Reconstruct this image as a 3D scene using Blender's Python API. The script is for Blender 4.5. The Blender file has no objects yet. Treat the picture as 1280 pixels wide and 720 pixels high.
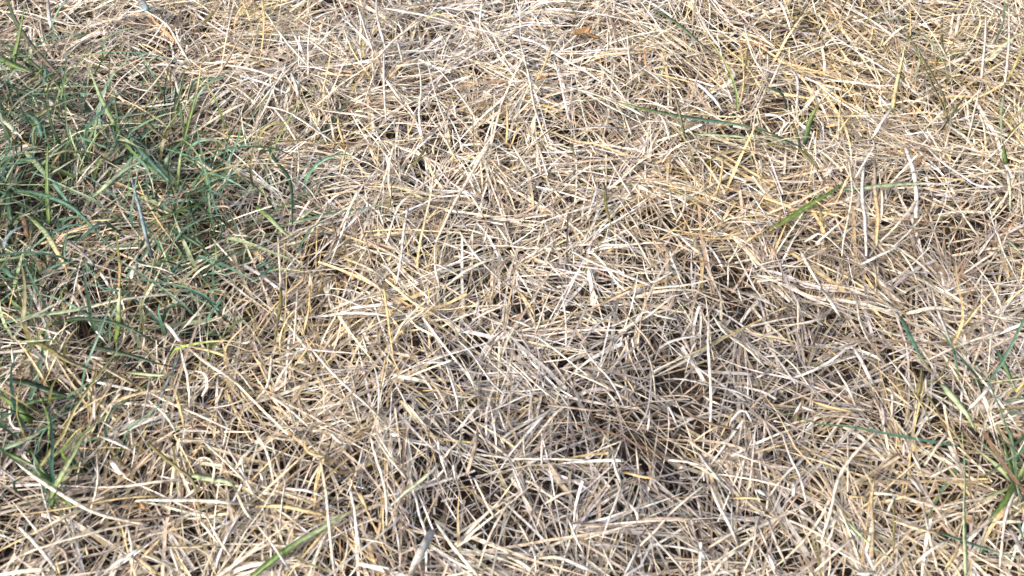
import bpy, math
import numpy as np
from mathutils import Vector, noise as mnoise

C = bpy.context.scene
COL = C.collection
R = math.radians

# ------------------------------------------------------------------ camera
CAM_H, PITCH, HFOV = 0.50, 55.0, 67.0
cam_d = bpy.data.cameras.new('camera')
cam = bpy.data.objects.new('camera', cam_d); COL.objects.link(cam)
cam.location = (0, 0, CAM_H)
cam.rotation_euler = (R(90 - PITCH), 0, 0)
cam_d.angle = R(HFOV)
cam_d.clip_start = 0.01
cam_d.clip_end = 400
cam_d.dof.use_dof = True
cam_d.dof.focus_distance = 0.67
cam_d.dof.aperture_fstop = 11.0
C.camera = cam
FPX = 640 / math.tan(R(HFOV) / 2)

# ------------------------------------------------------------------ sky, sun, exposure
SUN_EL, SUN_AZ = 50.0, 235.0            # azimuth of the direction the sun stands in, clockwise from +Y
w = bpy.data.worlds.new('World'); C.world = w; w.use_nodes = True
nt = w.node_tree
sky = nt.nodes.new('ShaderNodeTexSky'); sky.sky_type = 'NISHITA'; sky.sun_disc = False
sky.sun_elevation = R(SUN_EL); sky.sun_rotation = R(SUN_AZ)
sky.dust_density = 4.0; sky.air_density = 1.0; sky.ozone_density = 0.6
bg = nt.nodes['Background']; bg.inputs['Strength'].default_value = 0.11
nt.links.new(sky.outputs[0], bg.inputs['Color'])
sun_d = bpy.data.lights.new('sun', 'SUN'); sun_d.energy = 1.8; sun_d.angle = R(14)
sun_d.color = (1.0, 0.945, 0.86)
sun = bpy.data.objects.new('sun', sun_d); COL.objects.link(sun)
sd = Vector((math.sin(R(SUN_AZ)) * math.cos(R(SUN_EL)), math.cos(R(SUN_AZ)) * math.cos(R(SUN_EL)), math.sin(R(SUN_EL))))
sun.rotation_euler = sd.to_track_quat('Z', 'Y').to_euler()
C.view_settings.view_transform = 'Standard'
C.view_settings.look = 'None'
C.view_settings.gamma = 1.0
C.view_settings.exposure = 1.62

# ------------------------------------------------------------------ picture point -> place on the lawn
cp, sp = math.cos(R(PITCH)), math.sin(R(PITCH))
def at(px, py, z=0.0):
    """where the sight line through a point of the photograph (1280 x 720) meets the height z"""
    a, b = (px - 640) / FPX, (360 - py) / FPX
    d = np.array([a, cp + b * sp, -sp + b * cp])
    t = (z - CAM_H) / d[2]
    return np.array([0, 0, CAM_H]) + d * t
def to_px(P):
    P = np.asarray(P, float)
    x, y, z = P[..., 0], P[..., 1], P[..., 2] - CAM_H
    dep = y * cp - z * sp
    up = y * sp + z * cp
    return np.stack([640 + FPX * x / dep, 360 - FPX * up / dep, dep], -1)

rng = np.random.default_rng(41)

# ------------------------------------------------------------------ shape of the lawn
MAT = 0.036                              # mean height of the top of the dead mat over the soil
# dark openings in the mat: photo x, y, radius in photo px, depth (m)
HOLLOWS = [(78,84,14,.012),(118,42,12,.010),(190,55,16,.010),(500,68,20,.014),(532,72,12,.012),(372,20,14,.010),
 (430,135,34,.014),(545,240,30,.020),(720,66,13,.012),(830,38,10,.012),(760,378,22,.016),(412,386,26,.018),(415,412,22,.014),
 (1172,78,13,.012),(1100,148,26,.014),(1190,160,20,.018),(965,185,18,.012),(1165,170,22,.014),(640,190,16,.010),
 (722,186,18,.013),(748,252,14,.012),(880,306,20,.016),(905,245,14,.012),(1010,382,34,.020),(1175,410,30,.018),(1105,375,26,.014),
 (835,560,34,.017),(860,582,22,.016),(905,650,34,.020),(990,572,30,.016),(1020,560,30,.020),(1005,470,20,.014),(930,470,30,.014),
 (785,455,26,.016),(750,425,26,.014),(700,500,22,.010),(55,270,40,.022),(30,335,40,.026),(60,330,34,.022),(190,300,26,.012),
 (215,400,34,.018),(260,395,34,.014),(150,430,26,.012),(90,560,40,.014),(120,590,30,.016),(180,620,26,.012),(160,690,26,.012),
 (520,660,22,.014),(615,630,22,.013),(360,545,18,.010),(455,215,14,.010),(330,640,26,.012),(1085,600,26,.014),(1140,560,22,.016),
 (1125,640,24,.014),(1230,690,24,.014),(1245,300,20,.010),(1180,330,34,.014),(1150,270,24,.010),(330,160,24,.012),(870,680,22,.010),
 (620,95,16,.009),(335,505,18,.010),(250,650,26,.012),(560,400,18,.010),(600,470,20,.009),(680,630,26,.009),(740,640,24,.009)]
_h = []
for px, py, r, dep in HOLLOWS:
    c = at(px, py, 0.015); e = at(px + r, py, 0.015)
    _h.append((c[0], c[1], abs(e[0] - c[0]) * .9, dep * .7))
HOL = np.array(_h)
def H(x, y):
    """top of the dead grass mat"""
    x = np.asarray(x, float); y = np.asarray(y, float)
    z = MAT + 0.006 * np.sin(9.3 * x + 2.1 * np.sin(5.1 * y) + .7) * np.sin(8.1 * y + 1.9 * np.sin(4.3 * x) + 1.3)
    z = z + 0.0042 * np.sin(23.0 * x + 3.0 * np.sin(13 * y) + 2.2) * np.sin(19.0 * y + 2.4 * np.sin(15 * x))
    z = z + 0.0025 * np.sin(57.0 * x + 2.0 * np.sin(31 * y)) * np.sin(49.0 * y + 2.4 * np.sin(37 * x) + .4)
    for hx, hy, hr, hd in HOL:
        d2 = ((x - hx) ** 2 + (y - hy) ** 2) / (hr * hr)
        z = z - hd * np.exp(-d2)
    return z

# ------------------------------------------------------------------ materials
def blade_material(name, rough=0.5, transl=0.30, spec=0.45, bump=0.25, hair=1.0):
    m = bpy.data.materials.new(name); m.use_nodes = True
    t = m.node_tree; t.nodes.clear(); N = t.nodes.new; L = t.links.new
    out = N('ShaderNodeOutputMaterial')
    at_ = N('ShaderNodeAttribute'); at_.attribute_name = 'tint'
    uv = N('ShaderNodeUVMap'); uv.uv_map = 'blade'
    mp = N('ShaderNodeMapping'); mp.inputs['Scale'].default_value = (9.0, 1.1, 1.0)
    L(uv.outputs[0], mp.inputs[0])
    ns = N('ShaderNodeTexNoise'); ns.inputs['Scale'].default_value = 3.0; ns.inputs['Detail'].default_value = 5
    L(mp.outputs[0], ns.inputs['Vector'])
    geo = N('ShaderNodeTexCoord')
    sp_ = N('ShaderNodeTexNoise'); sp_.inputs['Scale'].default_value = 300.0; sp_.inputs['Detail'].default_value = 3
    L(geo.outputs['Object'], sp_.inputs['Vector'])
    # fibres run along the blade
    r1 = N('ShaderNodeMapRange'); r1.inputs['From Min'].default_value = .3; r1.inputs['From Max'].default_value = .72
    r1.inputs['To Min'].default_value = .60; r1.inputs['To Max'].default_value = 1.22
    L(ns.outputs['Fac'], r1.inputs['Value'])
    # stains and mildew
    r2 = N('ShaderNodeMapRange'); r2.inputs['From Min'].default_value = .30; r2.inputs['From Max'].default_value = .55
    r2.inputs['To Min'].default_value = .45; r2.inputs['To Max'].default_value = 1.05
    L(sp_.outputs['Fac'], r2.inputs['Value'])
    mu = N('ShaderNodeMath'); mu.operation = 'MULTIPLY'; L(r1.outputs[0], mu.inputs[0]); L(r2.outputs[0], mu.inputs[1])
    sc = N('ShaderNodeVectorMath'); sc.operation = 'SCALE'; L(at_.outputs['Color'], sc.inputs[0]); L(mu.outputs[0], sc.inputs['Scale'])
    pb = N('ShaderNodeBsdfPrincipled'); pb.inputs['Roughness'].default_value = rough
    pb.inputs['Specular IOR Level'].default_value = spec
    L(sc.outputs[0], pb.inputs['Base Color'])
    bp = N('ShaderNodeBump'); bp.inputs['Strength'].default_value = bump; bp.inputs['Distance'].default_value = 0.0006
    L(ns.outputs['Fac'], bp.inputs['Height']); L(bp.outputs[0], pb.inputs['Normal'])
    tr = N('ShaderNodeBsdfTranslucent'); L(sc.outputs[0], tr.inputs['Color'])
    mx = N('ShaderNodeMixShader'); mx.inputs['Fac'].default_value = transl
    L(pb.outputs[0], mx.inputs[1]); L(tr.outputs[0], mx.inputs[2]); L(mx.outputs[0], out.inputs['Surface'])
    return m
M_DRY = blade_material('dry_grass', .48, .16, .5, .35)
M_GREEN = blade_material('green_grass', .42, .22, .5, .2)

def soil_material():
    m = bpy.data.materials.new('soil'); m.use_nodes = True
    t = m.node_tree; N = t.nodes.new; L = t.links.new
    pb = t.nodes['Principled BSDF']; pb.inputs['Roughness'].default_value = .95
    tc = N('ShaderNodeTexCoord')
    n1 = N('ShaderNodeTexNoise'); n1.inputs['Scale'].default_value = 60; n1.inputs['Detail'].default_value = 8
    L(tc.outputs['Object'], n1.inputs['Vector'])
    cr = N('ShaderNodeValToRGB')
    cr.color_ramp.elements[0].color = (.012, .008, .006, 1); cr.color_ramp.elements[0].position = .35
    cr.color_ramp.elements[1].color = (.05, .032, .022, 1); cr.color_ramp.elements[1].position = .7
    L(n1.outputs['Fac'], cr.inputs[0]); L(cr.outputs[0], pb.inputs['Base Color'])
    n2 = N('ShaderNodeTexNoise'); n2.inputs['Scale'].default_value = 260; n2.inputs['Detail'].default_value = 6
    L(tc.outputs['Object'], n2.inputs['Vector'])
    bp = N('ShaderNodeBump'); bp.inputs['Distance'].default_value = .006; L(n2.outputs['Fac'], bp.inputs['Height']); L(bp.outputs[0], pb.inputs['Normal'])
    return m
M_SOIL = soil_material()

# ------------------------------------------------------------------ colours (real-world base colours)
TINT = {
 'w': (.78, .725, .665), 'c': (.69, .595, .455), 'y': (.62, .455, .215), 't': (.43, .33, .235), 'b': (.23, .145, .085),
 'g': (.40, .36, .34), 'k': (.115, .085, .065), 'o': (.20, .17, .055), 'n': (.13, .20, .045), 'd': (.040, .078, .032),
 'u': (.095, .195, .125), 'p': (.40, .46, .25), 'r': (.42, .22, .09), 'l': (.24, .30, .30)}
def tint(code): return np.array(TINT[code])

# ------------------------------------------------------------------ turning centre lines into blades
def ribbons(P, W, COLR, roll, fold, thick=None):
    """P (n,k,3) centre lines, W (n,k) widths, COLR (n,k,3), roll (n,k), fold (n,) -> verts, faces, colours, uvs per vertex"""
    n, k, _ = P.shape
    T = np.gradient(P, axis=1); T /= np.linalg.norm(T, axis=2, keepdims=True) + 1e-9
    up = np.zeros_like(T); up[..., 2] = 1
    steep = np.abs(T[..., 2]) > .93
    up[steep] = (0, -1, 0)
    S = np.cross(T, up); S /= np.linalg.norm(S, axis=2, keepdims=True) + 1e-9
    Nn = np.cross(S, T)
    cr, sr = np.cos(roll)[..., None], np.sin(roll)[..., None]
    S2 = S * cr + Nn * sr; N2 = -S * sr + Nn * cr
    hw = (W / 2)[..., None]
    drop = fold[:, None, None] * hw
    Lf, Rt, Md = P - S2 * hw, P + S2 * hw, P - N2 * drop
    if thick is None:
        rings = [Lf, Md, Rt]; us = [0, .5, 1]; closed = False
    else:
        th = thick[:, None, None]
        rings = [Lf, P - N2 * (drop + 0) + N2 * th, Rt, P - N2 * (drop + th)]; us = [0, .5, 1, .5]; closed = True
    c = len(rings)
    V = np.stack(rings, 2)                                   # n,k,c,3
    idx = np.arange(n * k * c).reshape(n, k, c)
    F = []
    for j in range(c if closed else c - 1):
        j2 = (j + 1) % c
        F.append(np.stack([idx[:, :-1, j], idx[:, :-1, j2], idx[:, 1:, j2], idx[:, 1:, j]], -1).reshape(-1, 4))
    if closed:
        F.append(idx[:, 0, ::-1].reshape(-1, 4)); F.append(idx[:, -1, :].reshape(-1, 4))
    F = np.concatenate(F)
    CC = np.repeat(COLR[:, :, None, :], c, 2).reshape(-1, 3)
    seg = np.linalg.norm(np.diff(P, axis=1), axis=2).mean(1)
    v = np.arange(k)[None, :] * (seg * 60)[:, None] + (np.arange(n) * 7.31 % 53)[:, None]
    U = np.zeros((n, k, c, 2)); U[..., 0] = np.array(us)[None, None, :] * .35 + (np.arange(n) * 3.17 % 11)[:, None, None]; U[..., 1] = v[..., None]
    return V.reshape(-1, 3), F, CC, U.reshape(-1, 2)

def mesh_from(name, packs, mat):
    Vs, Fs, Cs, Us = [], [], [], []; o = 0
    for V, F, Cc, U in packs:
        Vs.append(V); Fs.append(F + o); Cs.append(Cc); Us.append(U); o += len(V)
    V, F, Cc, U = map(np.concatenate, (Vs, Fs, Cs, Us))
    me = bpy.data.meshes.new(name)
    me.vertices.add(len(V)); me.vertices.foreach_set('co', V.astype(np.float32).ravel())
    me.loops.add(len(F) * 4); me.loops.foreach_set('vertex_index', F.astype(np.int32).ravel())
    me.polygons.add(len(F)); me.polygons.foreach_set('loop_start', np.arange(0, len(F) * 4, 4, dtype=np.int32))
    ca = me.attributes.new('tint', 'FLOAT_COLOR', 'POINT')
    rgba = np.ones((len(V), 4), np.float32); rgba[:, :3] = Cc; ca.data.foreach_set('color', rgba.ravel())
    uvl = me.uv_layers.new(name='blade'); uvl.data.foreach_set('uv', U[F.ravel()].astype(np.float32).ravel())
    me.materials.append(mat)
    me.update(); me.validate()
    return me

def add(name, me, label=None, cat=None, group=None, kind=None, loc=None, parent=None):
    o = bpy.data.objects.new(name, me); COL.objects.link(o)
    if label: o['label'] = label
    if cat: o['category'] = cat
    if group: o['group'] = group
    if kind: o['kind'] = kind
    if loc is not None: o.location = loc
    if parent is not None: o.parent = parent
    return o

# ------------------------------------------------------------------ colour patches of the lawn, placed from the photo
def patch_field(spots, X, Y):
    f = np.zeros_like(X)
    for px, py, rx, ry, a in spots:
        c = at(px, py, .02); ex = at(px + rx, py, .02); ey = at(px, py - ry, .02)
        f = np.maximum(f, a * np.exp(-(((X - c[0]) / (ex[0] - c[0])) ** 2 + ((Y - c[1]) / (ey[1] - c[1])) ** 2) ** 1.3))
    return f
GREEN = [(10,140,50,70,.8),(45,225,120,85,1.0),(-80,300,160,170,1.0),(175,215,80,75,.85),(225,285,105,80,.9),(285,330,60,60,.6),(30,340,150,80,.8),(245,400,62,45,.85),(120,455,120,34,.5),
         (50,540,80,46,.65),(95,605,70,40,.6),(20,660,60,40,.2),(1160,90,50,60,.12),(960,165,80,30,.12),(1265,600,55,95,.6),(1215,520,50,60,.16),
         (1270,150,40,70,.14),(5,40,30,50,.35),(360,230,50,40,.10),(330,300,40,60,.2)]
OLIVE = [(1150,80,90,90,1.0),(1040,60,70,60,.5),(1010,180,90,40,.5),(900,230,80,60,.5),(430,170,40,60,.35),(335,40,50,60,.6),(520,30,60,40,.3),(1220,560,90,140,.8),(1040,600,60,60,.4),(150,480,160,70,.9),(270,250,90,130,.6),(1270,200,60,120,.6)]
WHITE = [(560,50,260,70,1.0),(720,10,320,40,.7),(740,420,170,60,.6),(700,320,200,80,.45),(560,280,120,90,.35),(560,180,120,60,.5),(680,620,200,70,.25),(1200,480,120,80,.3),(420,250,80,60,.3)]
YELL = [(430,160,70,50,.5),(450,360,140,60,.75),(880,260,90,70,.75),(1000,70,170,60,.7),(1150,100,150,80,.5),(430,480,120,70,.4),(250,540,160,90,.5),
        (340,20,60,60,.5),(1060,300,120,60,.5),(1100,600,160,60,.5),(1030,580,70,50,.6),(250,200,60,60,.35),(600,140,70,70,.35),(400,640,160,60,.4)]
BROWN = [(1090,330,200,100,.7),(980,400,160,80,.6),(430,150,60,30,.4),(350,420,60,40,.3),(120,620,180,90,.55),(100,480,140,60,.5),(1200,590,120,100,.4),
         (740,43,22,12,.9),(620,220,30,30,.3),(880,110,60,30,.4),(450,330,50,25,.5),(260,120,60,30,.3),(1100,130,60,40,.5),(60,200,160,120,.4)]
GREY = [(880,500,230,110,1.0),(660,560,170,90,.75),(960,420,130,60,.7),(780,640,240,80,.85),(20,570,90,60,.6),(1160,480,130,90,.5),(1150,350,150,70,.5),(620,440,120,60,.4)]

def choose_colours(X, Y, depth, n, r):
    fw, fy, fb, fg = (patch_field(s, X, Y) for s in (WHITE, YELL, BROWN, GREY))
    keys = ['w', 'c', 'y', 't', 'b', 'g', 'k', 'o', 'r']
    wt = np.stack([.13 + .50 * fw + .06 * fg, .42 * (1 - .75 * fg) * (1 - .3 * fy), .055 + .75 * fy, .24 + .25 * fb, .05 + .22 * fb, .05 + .75 * fg, .015 + .06 * fg + .03 * fb, .015 + .05 * fy, .005 + .04 * fb * fy + .015 * fy], 1)
    wt /= wt.sum(1, keepdims=True)
    cum = wt.cumsum(1); u = r.random(n)[:, None]
    ki = (u > cum).sum(1).clip(0, len(keys) - 1)
    base = np.array([TINT[k] for k in keys])[ki]
    other = np.array([TINT[k] for k in keys])[r.permutation(ki)]
    f = r.random((n, 1)) ** 2 * .45
    base = base * (1 - f) + other * f
    base = base * (1 - .31 * fg[:, None] - .16 * fb[:, None]) * np.exp(r.normal(0, .20, (n, 1))) * np.exp(r.normal(0, .02, (n, 3)))
    return base.clip(.01, .88)

def walk(n, k, X, Y, L, az, bend, kink, zc, tilt, arch, follow, r, ztop=H):
    """centre lines of n blades with k nodes, lying or leaning in the mat"""
    s = np.linspace(-.5, .5, k)
    ds = L[:, None] / (k - 1)
    A = az[:, None] + bend[:, None] * s[None, :]
    kp = r.integers(1, k - 1, n)
    A = A + kink[:, None] * (np.arange(k)[None, :] > kp[:, None])
    A = A + r.normal(0, .035, (n, k))
    dx, dy = np.cos(A) * ds, np.sin(A) * ds
    px = np.cumsum(dx, 1); py = np.cumsum(dy, 1)
    px = px - px.mean(1, keepdims=True) + X[:, None]; py = py - py.mean(1, keepdims=True) + Y[:, None]
    hz = ztop(px, py); hc = ztop(X, Y)[:, None]
    z = hc * (1 - follow) + hz * follow - zc[:, None] + tilt[:, None] * s * L[:, None] - arch[:, None] * (s ** 2 * 4 - .33) * L[:, None]
    z = z + r.normal(0, .0003, (n, k))
    return np.stack([px, py, np.maximum(z, .0015)], -1)

def az_field(X, Y):
    return 1.1 * np.sin(7.1 * X + 2.0 * np.sin(5.3 * Y) + .3) + 1.1 * np.sin(6.4 * Y + 2.0 * np.sin(6.1 * X) + 2.0)

def dry_pack(n, xr, yr, r, k=6, depth=(0, .019), keep=None, lscale=1.0, gap_shade=0.0):
    # bundles: several blades lie nearly parallel
    nb = n // 8
    bx = r.uniform(*xr, nb); by = r.uniform(*yr, nb)
    baz = az_field(bx, by) + r.normal(0, 1.15, nb)
    bi = r.integers(0, nb, n)
    loose = r.random(n) < .33
    X = bx[bi] + r.normal(0, .007, n); Y = by[bi] + r.normal(0, .007, n)
    X[loose] = r.uniform(*xr, loose.sum()); Y[loose] = r.uniform(*yr, loose.sum())
    az = baz[bi] + r.normal(0, .20, n)
    az[loose] = r.uniform(0, 2 * np.pi, loose.sum())
    az += np.pi * (r.random(n) < .5)
    if keep is not None:
        m = keep(X, Y, r)
        X, Y, az = X[m], Y[m], az[m]; n = len(X)
    L = np.clip(np.exp(r.normal(math.log(.052), .45, n)), .014, .15) * lscale
    L = L * (1 - .28 * patch_field(GREY, X, Y))
    dep = depth[0] + r.random(n) ** 1.1 * (depth[1] - depth[0])
    bend = r.normal(0, .26, n); kink = np.where(r.random(n) < .12, r.normal(0, .7, n), 0)
    curly = r.random(n) < .03; bend[curly] += r.normal(0, 2.2, curly.sum())
    tilt = r.normal(0, .13, n); arch = np.abs(r.normal(0, .045, n)) - .01
    up = r.random(n) < .05; tilt[up] += r.uniform(.3, .9, up.sum()) * np.sign(r.normal(size=up.sum())); dep[up] *= .7
    P = walk(n, k, X, Y, L, az, bend, kink, dep, tilt, arch, .65, r)
    Wb = np.clip(np.exp(r.normal(math.log(.00108), .46, n)), .0003, .0030) * lscale
    s = np.linspace(0, 1, k)[None, :]
    blunt = (r.random(n) < .45)[:, None]
    prof = np.where(blunt, 1 - .18 * s, (1 - s ** 2.2 * .88) * (.8 + .2 * np.minimum(1, s * 4)))
    W = Wb[:, None] * prof
    col = choose_colours(X, Y, dep, n, r)[:, None, :] * np.ones((1, k, 1))
    two = r.random(n) < .22                                  # blades that change colour towards one end
    c2 = choose_colours(X, Y, dep, n, r)
    f = (np.linspace(0, 1, k)[None, :, None] ** 1.5) * two[:, None, None]
    col = col * (1 - f) + c2[:, None, :] * f
    if gap_shade:                                                  # rotted low blades, tinted darker brown to deepen shade in the gaps
        rot_shade = np.array([.060, .036, .022]) * np.exp(r.normal(0, .35, (n, 1)))
        col = col * (1 - gap_shade) + rot_shade[:, None, :] * gap_shade
    roll = (r.normal(0, .5, n)[:, None] + r.normal(0, .9, n)[:, None] * (s - .5))
    fold = np.abs(r.normal(.28, .22, n))
    return ribbons(P, W, col, roll, fold)

def green_pack(n, xr, yr, r, k=8, spots=None, hues='unuudupnudod', wide=.0019):
    X = r.uniform(*xr, n * 12); Y = r.uniform(*yr, n * 12)
    f = patch_field(spots or GREEN, X, Y)
    m = r.random(len(X)) < f ** 1.3
    X, Y, f = X[m][:n], Y[m][:n], f[m][:n]; n = len(X)
    L = np.clip(np.exp(r.normal(math.log(.058), .4, n)), .02, .13)
    az = r.uniform(0, 2 * np.pi, n)
    az = np.where(r.random(n) < .4, r.normal(math.pi * .25, .7, n), az)
    lean = r.uniform(.1, 1.25, n)
    up = r.random(n) < .6
    s = np.linspace(0, 1, k)[None, :]
    # rises from the soil, then arches over under its own weight
    th0 = np.where(up, r.uniform(1.0, 1.5, n), r.uniform(.1, .6, n)); th1 = np.where(up, r.uniform(-.5, .9, n), r.uniform(-.6, .1, n))
    th = th0[:, None] + (th1 - th0)[:, None] * s ** 1.3
    A = az[:, None] + r.normal(0, .5, n)[:, None] * s
    ds = (L / (k - 1))[:, None]
    z0 = np.maximum(H(X, Y) - r.uniform(.002, .022, n), .001)
    px = X[:, None] + np.cumsum(np.cos(th) * np.cos(A) * ds, 1); py = Y[:, None] + np.cumsum(np.cos(th) * np.sin(A) * ds, 1)
    pz = z0[:, None] + np.cumsum(np.sin(th) * ds, 1)
    hz = H(px, py); over = pz - (hz + .014 + .014 * r.random((n, 1))); pz = np.where(over > 0, pz - over * .6, pz)
    P = np.stack([px, py, np.maximum(pz, .001)], -1)
    Wb = np.clip(np.exp(r.normal(math.log(wide), .34, n)), .0008, .0038)
    W = Wb[:, None] * (1 - s ** 2.0 * .9) * (.7 + .3 * np.minimum(1, s * 5))
    keys = np.array([TINT[q] for q in hues])
    c1 = keys[r.integers(0, len(keys), n)]; c2 = keys[r.integers(0, len(keys), n)]
    dry = r.random(n) < .08; c2[dry] = np.array(TINT['y'])
    c1 = c1 * np.exp(r.normal(0, .30, (n, 1)))
    fr = (s ** 2)[..., None] * .7
    col = (c1[:, None, :] * (1 - fr) + c2[:, None, :] * fr).clip(.01, .8)
    tipdry = (np.clip((s - r.uniform(.7, 1.25, (n, 1))) * 6, 0, 1))[..., None]
    col = col * (1 - tipdry) + np.array(TINT['c']) * .8 * tipdry
    roll = r.normal(0, .5, n)[:, None] + r.normal(0, .8, n)[:, None] * s
    return ribbons(P, W, col, roll, np.abs(r.normal(.35, .2, n)))

def crown_pack(nc, xr, yr, r, k=8):
    """dead blades that still sit in their crowns and fan out, mostly combed one way"""
    cx = r.uniform(*xr, nc); cy = r.uniform(*yr, nc)
    g = patch_field(GREEN, cx, cy); m = r.random(nc) > g * .8; cx, cy = cx[m], cy[m]; nc = len(cx)
    per = r.integers(14, 38, nc); ci = np.repeat(np.arange(nc), per); n = len(ci)
    X = cx[ci] + r.normal(0, .0045, n); Y = cy[ci] + r.normal(0, .0045, n)
    a0 = az_field(cx, cy) + r.normal(0, .7, nc) + np.pi * (r.random(nc) < .5); spread = r.uniform(.4, 1.5, nc)
    az = a0[ci] + r.normal(0, 1, n) * spread[ci]
    L = np.clip(np.exp(r.normal(math.log(.054), .35, n)), .02, .11)
    s = np.linspace(0, 1, k)[None, :]
    th0 = r.uniform(.1, 1.0, n); th1 = r.uniform(-.55, .12, n)
    th = th0[:, None] + (th1 - th0)[:, None] * s ** .8
    A = az[:, None] + r.normal(0, .22, n)[:, None] * s + np.cumsum(r.normal(0, .02, (n, k)), 1)
    ds = (L / (k - 1))[:, None]
    px = X[:, None] + np.cumsum(np.cos(th) * np.cos(A) * ds, 1); py = Y[:, None] + np.cumsum(np.cos(th) * np.sin(A) * ds, 1)
    pz = (H(X, Y) - r.uniform(.006, .014, n))[:, None] + np.cumsum(np.sin(th) * ds, 1)
    top = H(px, py) + r.uniform(-.006, .003, (n, 1))
    pz = np.where(pz > top, top + (pz - top) * .25, pz)
    pz = np.maximum(pz, top - .012)
    P = np.stack([px, py, np.maximum(pz, .001)], -1)
    Wb = np.clip(np.exp(r.normal(math.log(.00125), .30, n)), .0006, .0028)
    W = Wb[:, None] * (1 - s ** 2.2 * .85)
    tone = np.exp(r.normal(0, .13, nc))[ci][:, None]
    c1 = choose_colours(X, Y, 0, n, r) * tone; c2 = choose_colours(X, Y, 0, n, r) * tone
    f = (s[..., None] ** 1.5) * .5
    col = (c1[:, None, :] * (1 - f) + c2[:, None, :] * f).clip(.01, .85)
    roll = r.normal(0, .45, n)[:, None] + r.normal(0, .9, n)[:, None] * s
    return ribbons(P, W, col, roll, np.abs(r.normal(.3, .2, n)))

def crumb_pack(n, xr, yr, r):
    """short broken bits low in the mat"""
    k = 3
    X = r.uniform(*xr, n); Y = r.uniform(*yr, n)
    L = r.uniform(.003, .014, n)
    dep = r.uniform(.0, 1, n) ** .6 * .030
    P = walk(n, k, X, Y, L, r.uniform(0, 6.28, n), r.normal(0, .6, n), np.zeros(n), dep, r.normal(0, .35, n), np.zeros(n), .5, r)
    col = choose_colours(X, Y, dep, n, r)[:, None, :] * np.ones((1, k, 1)) * r.uniform(.35, .95, (n, 1, 1))
    W = r.uniform(.0003, .0015, n)[:, None] * np.ones((1, k))
    return ribbons(P, W, col, r.normal(0, .7, n)[:, None] * np.ones((1, k)), np.abs(r.normal(.2, .2, n)))

# ------------------------------------------------------------------ soil
def soil():
    n = 150
    far = [-60, -20, -6, -3]
    xs = np.array(far + list(np.linspace(-1.2, 1.2, n)) + [3, 6, 20, 60])
    ys = np.array(far + list(np.linspace(-.5, 1.5, n)) + [3, 6, 20, 60])
    XX, YY = np.meshgrid(xs, ys)
    Z = .0012 * np.sin(XX * 61 + 2 * np.sin(YY * 47)) * np.sin(YY * 53 + 2 * np.sin(XX * 39)) - .001
    V = np.stack([XX, YY, Z], -1).reshape(-1, 3)
    m, q = len(ys), len(xs)
    idx = np.arange(m * q).reshape(m, q)
    F = np.stack([idx[:-1, :-1], idx[:-1, 1:], idx[1:, 1:], idx[1:, :-1]], -1).reshape(-1, 4)
    me = bpy.data.meshes.new('soil'); me.from_pydata(V.tolist(), [], F.tolist()); me.materials.append(M_SOIL)
    me.polygons.foreach_set('use_smooth', np.ones(len(F), bool))
    add('soil', me, kind='structure', label='dark brown soil showing in the gaps under the dead grass')
soil()

# ------------------------------------------------------------------ the mass of the lawn (nobody could count it)
XR, YR = (-.86, .86), (.02, 1.02)
def thin(X, Y, r):                                        # fewer dead blades where the living grass stands
    g = patch_field(GREEN, X, Y)
    px = to_px(np.stack([X, Y, np.full_like(X, .02)], -1))
    return (r.random(len(X)) > g * .74) & (px[:, 0] > -220) & (px[:, 0] < 1500) & (px[:, 1] > -150)
add('dry_grass_mat', mesh_from('dry_grass_mat', [dry_pack(46000, XR, YR, rng, keep=thin), crown_pack(560, XR, YR, rng)], M_DRY), kind='stuff', cat='grass',
    label='dense tangled mat of dead straw-coloured lawn grass covering the ground')
add('shade_tinted_thatch', mesh_from('shade_tinted_thatch', [dry_pack(24000, XR, YR, rng, depth=(.022, .036), gap_shade=.9, k=5)], M_DRY), kind='stuff', cat='thatch',  # low layer of rotted blades; gap shade worked into its dark brown
    label='rotted brown thatch under the pale dead grass, darkened in colour for shade between blades')
add('grass_litter', mesh_from('grass_litter', [crumb_pack(12000, XR, YR, rng)], M_DRY), kind='stuff', cat='grass litter',
    label='short broken bits of dead grass lying low in the mat')
add('green_grass', mesh_from('green_grass', [green_pack(2500, XR, YR, rng)], M_GREEN), kind='stuff', cat='grass',
    label='living green and blue-green grass growing through the dead mat')
add('yellowing_grass', mesh_from('yellowing_grass', [green_pack(750, XR, YR, rng, spots=OLIVE, hues='yoyotpyoc', wide=.0012)], M_DRY), kind='stuff', cat='grass',
    label='thin golden and olive half-dead grass standing among the straw')

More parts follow.
